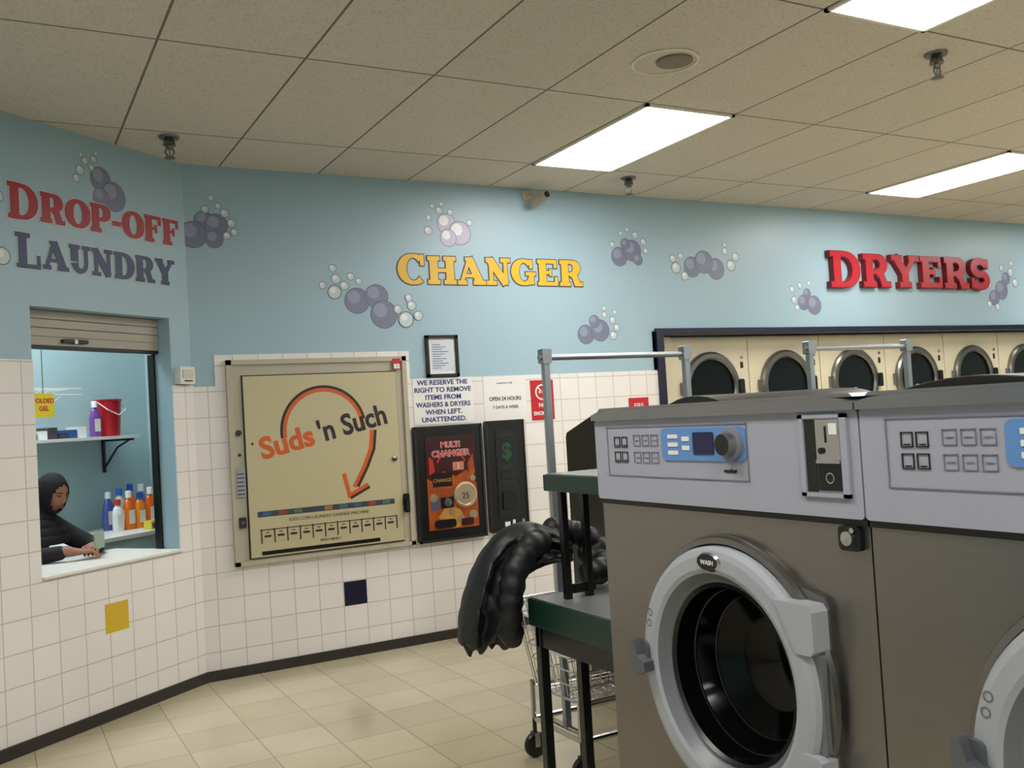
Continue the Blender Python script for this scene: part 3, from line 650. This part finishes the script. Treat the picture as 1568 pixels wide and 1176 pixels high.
# cloth shell: rows run from the collar (on the stand) out over the edge and down to the hem
outer=[(.66,.99),(.58,1.055),(.49,1.085),(.40,1.06),(.325,.985),(.275,.89),(.245,.80),(.235,.70)]
inner=[(.66,.93),(.60,.935),(.545,.93),(.495,.915),(.455,.885),(.430,.83),(.420,.77),(.415,.71)]
NU,NV=90,70
def shell(yc,th,side,ph):
    rows=[]
    for iv in range(NV+1):
        v=iv/NV
        rail=spl([(a[0]*(1-v)+b[0]*v,0,a[1]*(1-v)+b[1]*v) for a,b in zip(outer,inner)],NU//7+1)
        rows.append(rail)
    NN=len(rows[0]);vs=[];fs=[]
    for iv,rail in enumerate(rows):
        v=iv/NV
        for iu,p in enumerate(rail):
            u=iu/(NN-1)
            rim=min(1,v*6,(1-v)*6,u*9,(1-u)*9);rim=math.sqrt(max(rim,0))
            # radial folds widening toward the hem, stitched quilting across them
            fold=.022*(.35+u)*math.sin(v*17+ph+1.3*math.sin(u*4+ph))+.010*math.sin(v*31+u*6+ph)
            q=abs(math.sin((u*9.5+.55*math.sin(v*7+ph))*math.pi));quilt=.013*q**.5
            nz=.012*noise.noise(Vector((u*5,v*5,ph)))
            y=yc+side*((th+fold+quilt+nz)*rim)
            hem=(.016*math.sin(v*13+ph)+.012*math.sin(v*29))*max(0,u-.8)*5
            vs.append((p.x,y,p.z+hem))
    for iv in range(NV):
        for iu in range(NN-1):
            a=iv*NN+iu;fs.append((a,a+1,a+NN+1,a+NN))
    return vs,fs,NN
v1,f1,NN=shell(-3.03,.050,-1,0.4);v2,f2,_=shell(-3.03,.045,1,2.0)
mb.add(v1,f1,CO);mb.add(v2,[tuple(reversed(f)) for f in f2],CO)
o1=0;o2=len(v1)
def bridge(idx):
    for a,b in zip(idx[:-1],idx[1:]): mb.f.append([a,b,o2+b,o2+a]);mb.m.append(0)
bridge(list(range(NN)));bridge([NV*NN+i for i in range(NN)]);bridge([r*NN for r in range(NV+1)]);bridge([r*NN+NN-1 for r in range(NV+1)])
def sleeve(path,r0,seg=.05,flat=1):
    S_=spl(path,10);d=0;R=[];tot=sum((S_[i+1]-S_[i]).length for i in range(len(S_)-1))
    for i,p in enumerate(S_):
        if i: d+=(S_[i]-S_[i-1]).length
        e=min(1,min(d,tot-d)/.03);R.append(r0*(.45+.55*math.sqrt(max(e,0)))*(.84+.16*abs(math.sin(math.pi*d/seg))))
    mb.tube(S_,R,CO,18)
sleeve([(.54,-3.085,1.03),(.46,-3.11,1.01),(.40,-3.125,.95),(.375,-3.125,.87),(.37,-3.115,.79),(.385,-3.10,.71)],.042)
sleeve([(.74,-3.10,.905),(.76,-3.07,.96),(.72,-3.04,1.01),(.64,-3.02,1.04),(.57,-3.02,1.05)],.042)
sleeve([(.62,-3.15,.90),(.70,-3.14,.91),(.74,-3.09,.93),(.70,-3.02,.97)],.045)
o=mb.obj('puffer_coat')
m=o.modifiers.new('r','REMESH');m.mode='VOXEL';m.voxel_size=.005;m.use_smooth_shade=True
m=o.modifiers.new('s','SMOOTH');m.iterations=3
# ---------------------------------------------------------------- seated woman at the window
root=bpy.data.objects.new('seated_woman',None);sc.collection.objects.link(root);root.matrix_world=ML
SK=mat('skin',(160,106,80),.5);CL=mat('abaya_black',(14,13,16),.8,bump=.3,bscale=40);HJ=mat('hijab',(16,15,19),.85,bump=.25,bscale=60)
def skin(name,V,Ed,R,m,sub=2):
    me=bpy.data.meshes.new(name);me.from_pydata(V,Ed,[]);me.materials.append(m)
    o=bpy.data.objects.new(name,me);sc.collection.objects.link(o);o.parent=root
    md=o.modifiers.new('sk','SKIN');md.use_smooth_shade=True
    for i,sv in enumerate(me.skin_vertices[0].data):
        sv.radius=(R[i] if isinstance(R[i],tuple) else (R[i],R[i]));sv.use_root=(i==0)
    sb=o.modifiers.new('sb','SUBSURF');sb.levels=sub;sb.render_levels=sub
    return o
V=[(-.60,.86,.50),(-.59,.84,.66),(-.57,.80,.82),(-.55,.74,.93),(-.53,.70,1.0),(-.52,.68,1.06),
 (-.66,.72,.965),(-.73,.66,.90),(-.77,.52,.83),(-.70,.40,.84),(-.64,.33,.85),
 (-.40,.72,.965),(-.34,.66,.90),(-.29,.52,.83),(-.345,.43,.838),(-.40,.37,.846),
 (-.69,.84,.48),(-.70,.60,.50),(-.70,.56,.25),(-.70,.56,.05),(-.51,.84,.48),(-.49,.60,.50),(-.49,.56,.25),(-.49,.56,.05)]
Ed=[(0,1),(1,2),(2,3),(3,4),(4,5),(3,6),(6,7),(7,8),(8,9),(9,10),(3,11),(11,12),(12,13),(13,14),(14,15),(0,16),(16,17),(17,18),(18,19),(0,20),(20,21),(21,22),(22,23)]
R=[(.16,.13),(.14,.12),(.15,.12),(.14,.10),.075,.06,.075,.062,.055,.045,.04,.075,.062,.055,.045,.04,.09,.08,.06,.05,.09,.08,.06,.05]
skin('body',V,Ed,R,CL)
def hand(name,w,d,side):
    w=Vector(w);f=Vector((d[0],d[1],-.12)).normalized();p=Vector((-f.y,f.x,0)).normalized()*side;up=Vector((0,0,1))
    V=[tuple(w-f*.05),tuple(w),tuple(w+f*.035),tuple(w+f*.065)];R=[.028,.023,(.036,.018),(.038,.016)];Ed=[(0,1),(1,2),(2,3)]
    for k,(o,l) in enumerate(((-.030,.052),(-.010,.066),(.010,.072),(.030,.066))):
        b=w+f*.085+p*o;i=len(V);V+= [tuple(b),tuple(b+f*l*.45+up*.006),tuple(b+f*l*.8-up*.010),tuple(b+f*l*.98-up*.026)];R+=[.0105,.0095,.0085,.0075]
        Ed+=[(3,i),(i,i+1),(i+1,i+2),(i+2,i+3)]
    b=w+f*.03+p*.038;i=len(V);V+=[tuple(b),tuple(b+f*.03+p*.018),tuple(b+f*.058+p*.014-up*.008)];R+=[.013,.011,.0085];Ed+=[(2,i),(i,i+1),(i+1,i+2)]
    skin(name,V,Ed,R,SK)
hand('hand_right',(-.63,.32,.853),(.75,-.45),1);hand('hand_left',(-.42,.355,.858),(-.75,-.55),-1)
hm=MB()
HM=Matrix.Translation((-.455,.645,1.150))@Matrix.Rotation(math.radians(6),4,'Z')@Matrix.Rotation(math.radians(18),4,'X')
n,k=40,28;vs=[];fs=[]
for j in range(k+1):
    t=math.pi*j/k
    for i in range(n):
        a=2*math.pi*i/n;x=math.sin(t)*math.cos(a);y=math.sin(t)*math.sin(a);z=math.cos(t)
        jaw=1-.22*max(0,-z)**1.2
        X,Yy,Z=.072*x*jaw,.088*y*(1-.08*max(0,-z)),.108*z
        if y<0:
            Yy-=.022*math.exp(-(x/.16)**2-((z+.12)/.2)**2)
            Yy+=.010*(math.exp(-((abs(x)-.38)/.17)**2-((z-.08)/.12)**2))
            Yy-=.007*math.exp(-(x/.3)**2-((z+.5)/.10)**2)
        vs.append((X,Yy,Z))
for j in range(k):
    for i in range(n): fs.append((j*n+i,(j+1)*n+i,(j+1)*n+(i+1)%n,j*n+(i+1)%n))
hm.add(vs,fs,SK)
EY=mat('eye_dark',(20,14,12),.2);LP=mat('lips',(128,56,52),.45);EW=mat('eye_white',(180,165,155),.3)
for sx in (-1,1):
    hm.ell((sx*.027,-.072,.006),(.013,.009,.0045),EW,12,8);hm.ell((sx*.027,-.0775,.005),(.006,.004,.0042),EY,10,6)
    hm.tube([(sx*.014,-.079,.0115),(sx*.027,-.0815,.0125),(sx*.040,-.073,.010)],.0025,EY,6)
    hm.tube([(sx*.013,-.083,.026),(sx*.028,-.081,.031),(sx*.043,-.07,.026)],.0026,EY,6)
hm.tube([(-.02,-.083,-.052),(0,-.094,-.050),(.02,-.083,-.052)],[.002,.0045,.002],LP,8);hm.tube([(-.017,-.083,-.058),(0,-.093,-.059),(.017,-.083,-.058)],[.002,.0055,.002],LP,8)
ho=hm.obj('head',None,parent=root);ho.matrix_parent_inverse=Matrix.Identity(4);ho.matrix_basis=HM
hj=MB();vs=[];fs=[]
for j in range(k+1):
    t=math.pi*j/k
    for i in range(n):
        a=2*math.pi*i/n;x=math.sin(t)*math.cos(a);y=math.sin(t)*math.sin(a);z=math.cos(t);w=1+.03*noise.noise(Vector((x*4,y*4,z*4)))
        vs.append((.086*x*w,.100*y*w+.010,.120*z*w+(-.012 if z<0 else 0)))
for j in range(k):
    for i in range(n):
        q=(j*n+i,(j+1)*n+i,(j+1)*n+(i+1)%n,j*n+(i+1)%n);c=sum((Vector(vs[p]) for p in q),Vector())/4
        if c.y<-.01 and (c.x/.062)**2+((c.z+.010)/.080)**2<1: continue
        fs.append(q)
hj.add(vs,fs,HJ)
o=hj.obj('hijab_wrap',None,parent=root);o.matrix_basis=HM;m=o.modifiers.new('so','SOLIDIFY');m.thickness=.006
dr=MB();pr=[(.07,1.09),(.085,1.05),(.11,1.01),(.155,.965),(.19,.92),(.20,.87)]
dr.vlathe(-.52,.70,pr,HJ,36,sy=.72);o=dr.obj('hijab_drape',None,parent=root);o.matrix_basis=Matrix.Identity(4);m=o.modifiers.new('so','SOLIDIFY');m.thickness=.008
for nm in ('body','hand_right','hand_left'): bpy.data.objects[nm].matrix_basis=Matrix.Identity(4)
mb=MB();mb.rbox(-.55,-.485,.26,.268,.85,.94,.008,mat('phone_case',(150,170,150),.3),None);o=mb.obj('mobile_phone',ML@Matrix.Translation((.02,-.02,0)))
mb=MB();mb.vlathe(-.60,.86,[(0,.36),(.17,.36),(.18,.33),(.17,.30),(0,.30)],BLACK,32)
for a in range(4):
    c,s_=math.cos(a*math.pi/2+.785),math.sin(a*math.pi/2+.785);mb.tube([(-.6+.12*c,.86+.12*s_,.31),(-.6+.19*c,.86+.19*s_,0)],.012,CHROME)
mb.obj('stool',ML)
# ---------------------------------------------------------------- world and camera
w=bpy.data.worlds.new('w');sc.world=w;w.use_nodes=True;w.node_tree.nodes['Background'].inputs[0].default_value=(.05,.05,.05,1);w.node_tree.nodes['Background'].inputs[1].default_value=.3
th,p,r=.5005,.0339,-.06
F0=Vector((math.sin(th),math.cos(th),0));R0=Vector((math.cos(th),-math.sin(th),0));Z=Vector((0,0,1))
F=F0*math.cos(p)+Z*math.sin(p);U0=-F0*math.sin(p)+Z*math.cos(p)
Rv=R0*math.cos(r)+U0*math.sin(r);U=U0*math.cos(r)-R0*math.sin(r)
cd=bpy.data.cameras.new('camera');cd.sensor_width=36;cd.lens=36*1457.99/1568;cd.clip_start=.02
c=bpy.data.objects.new('camera',cd);sc.collection.objects.link(c)
c.matrix_world=Matrix(((Rv.x,U.x,-F.x,-1.0316),(Rv.y,U.y,-F.y,-5.7839),(Rv.z,U.z,-F.z,1.4322),(0,0,0,1)))
sc.camera=c
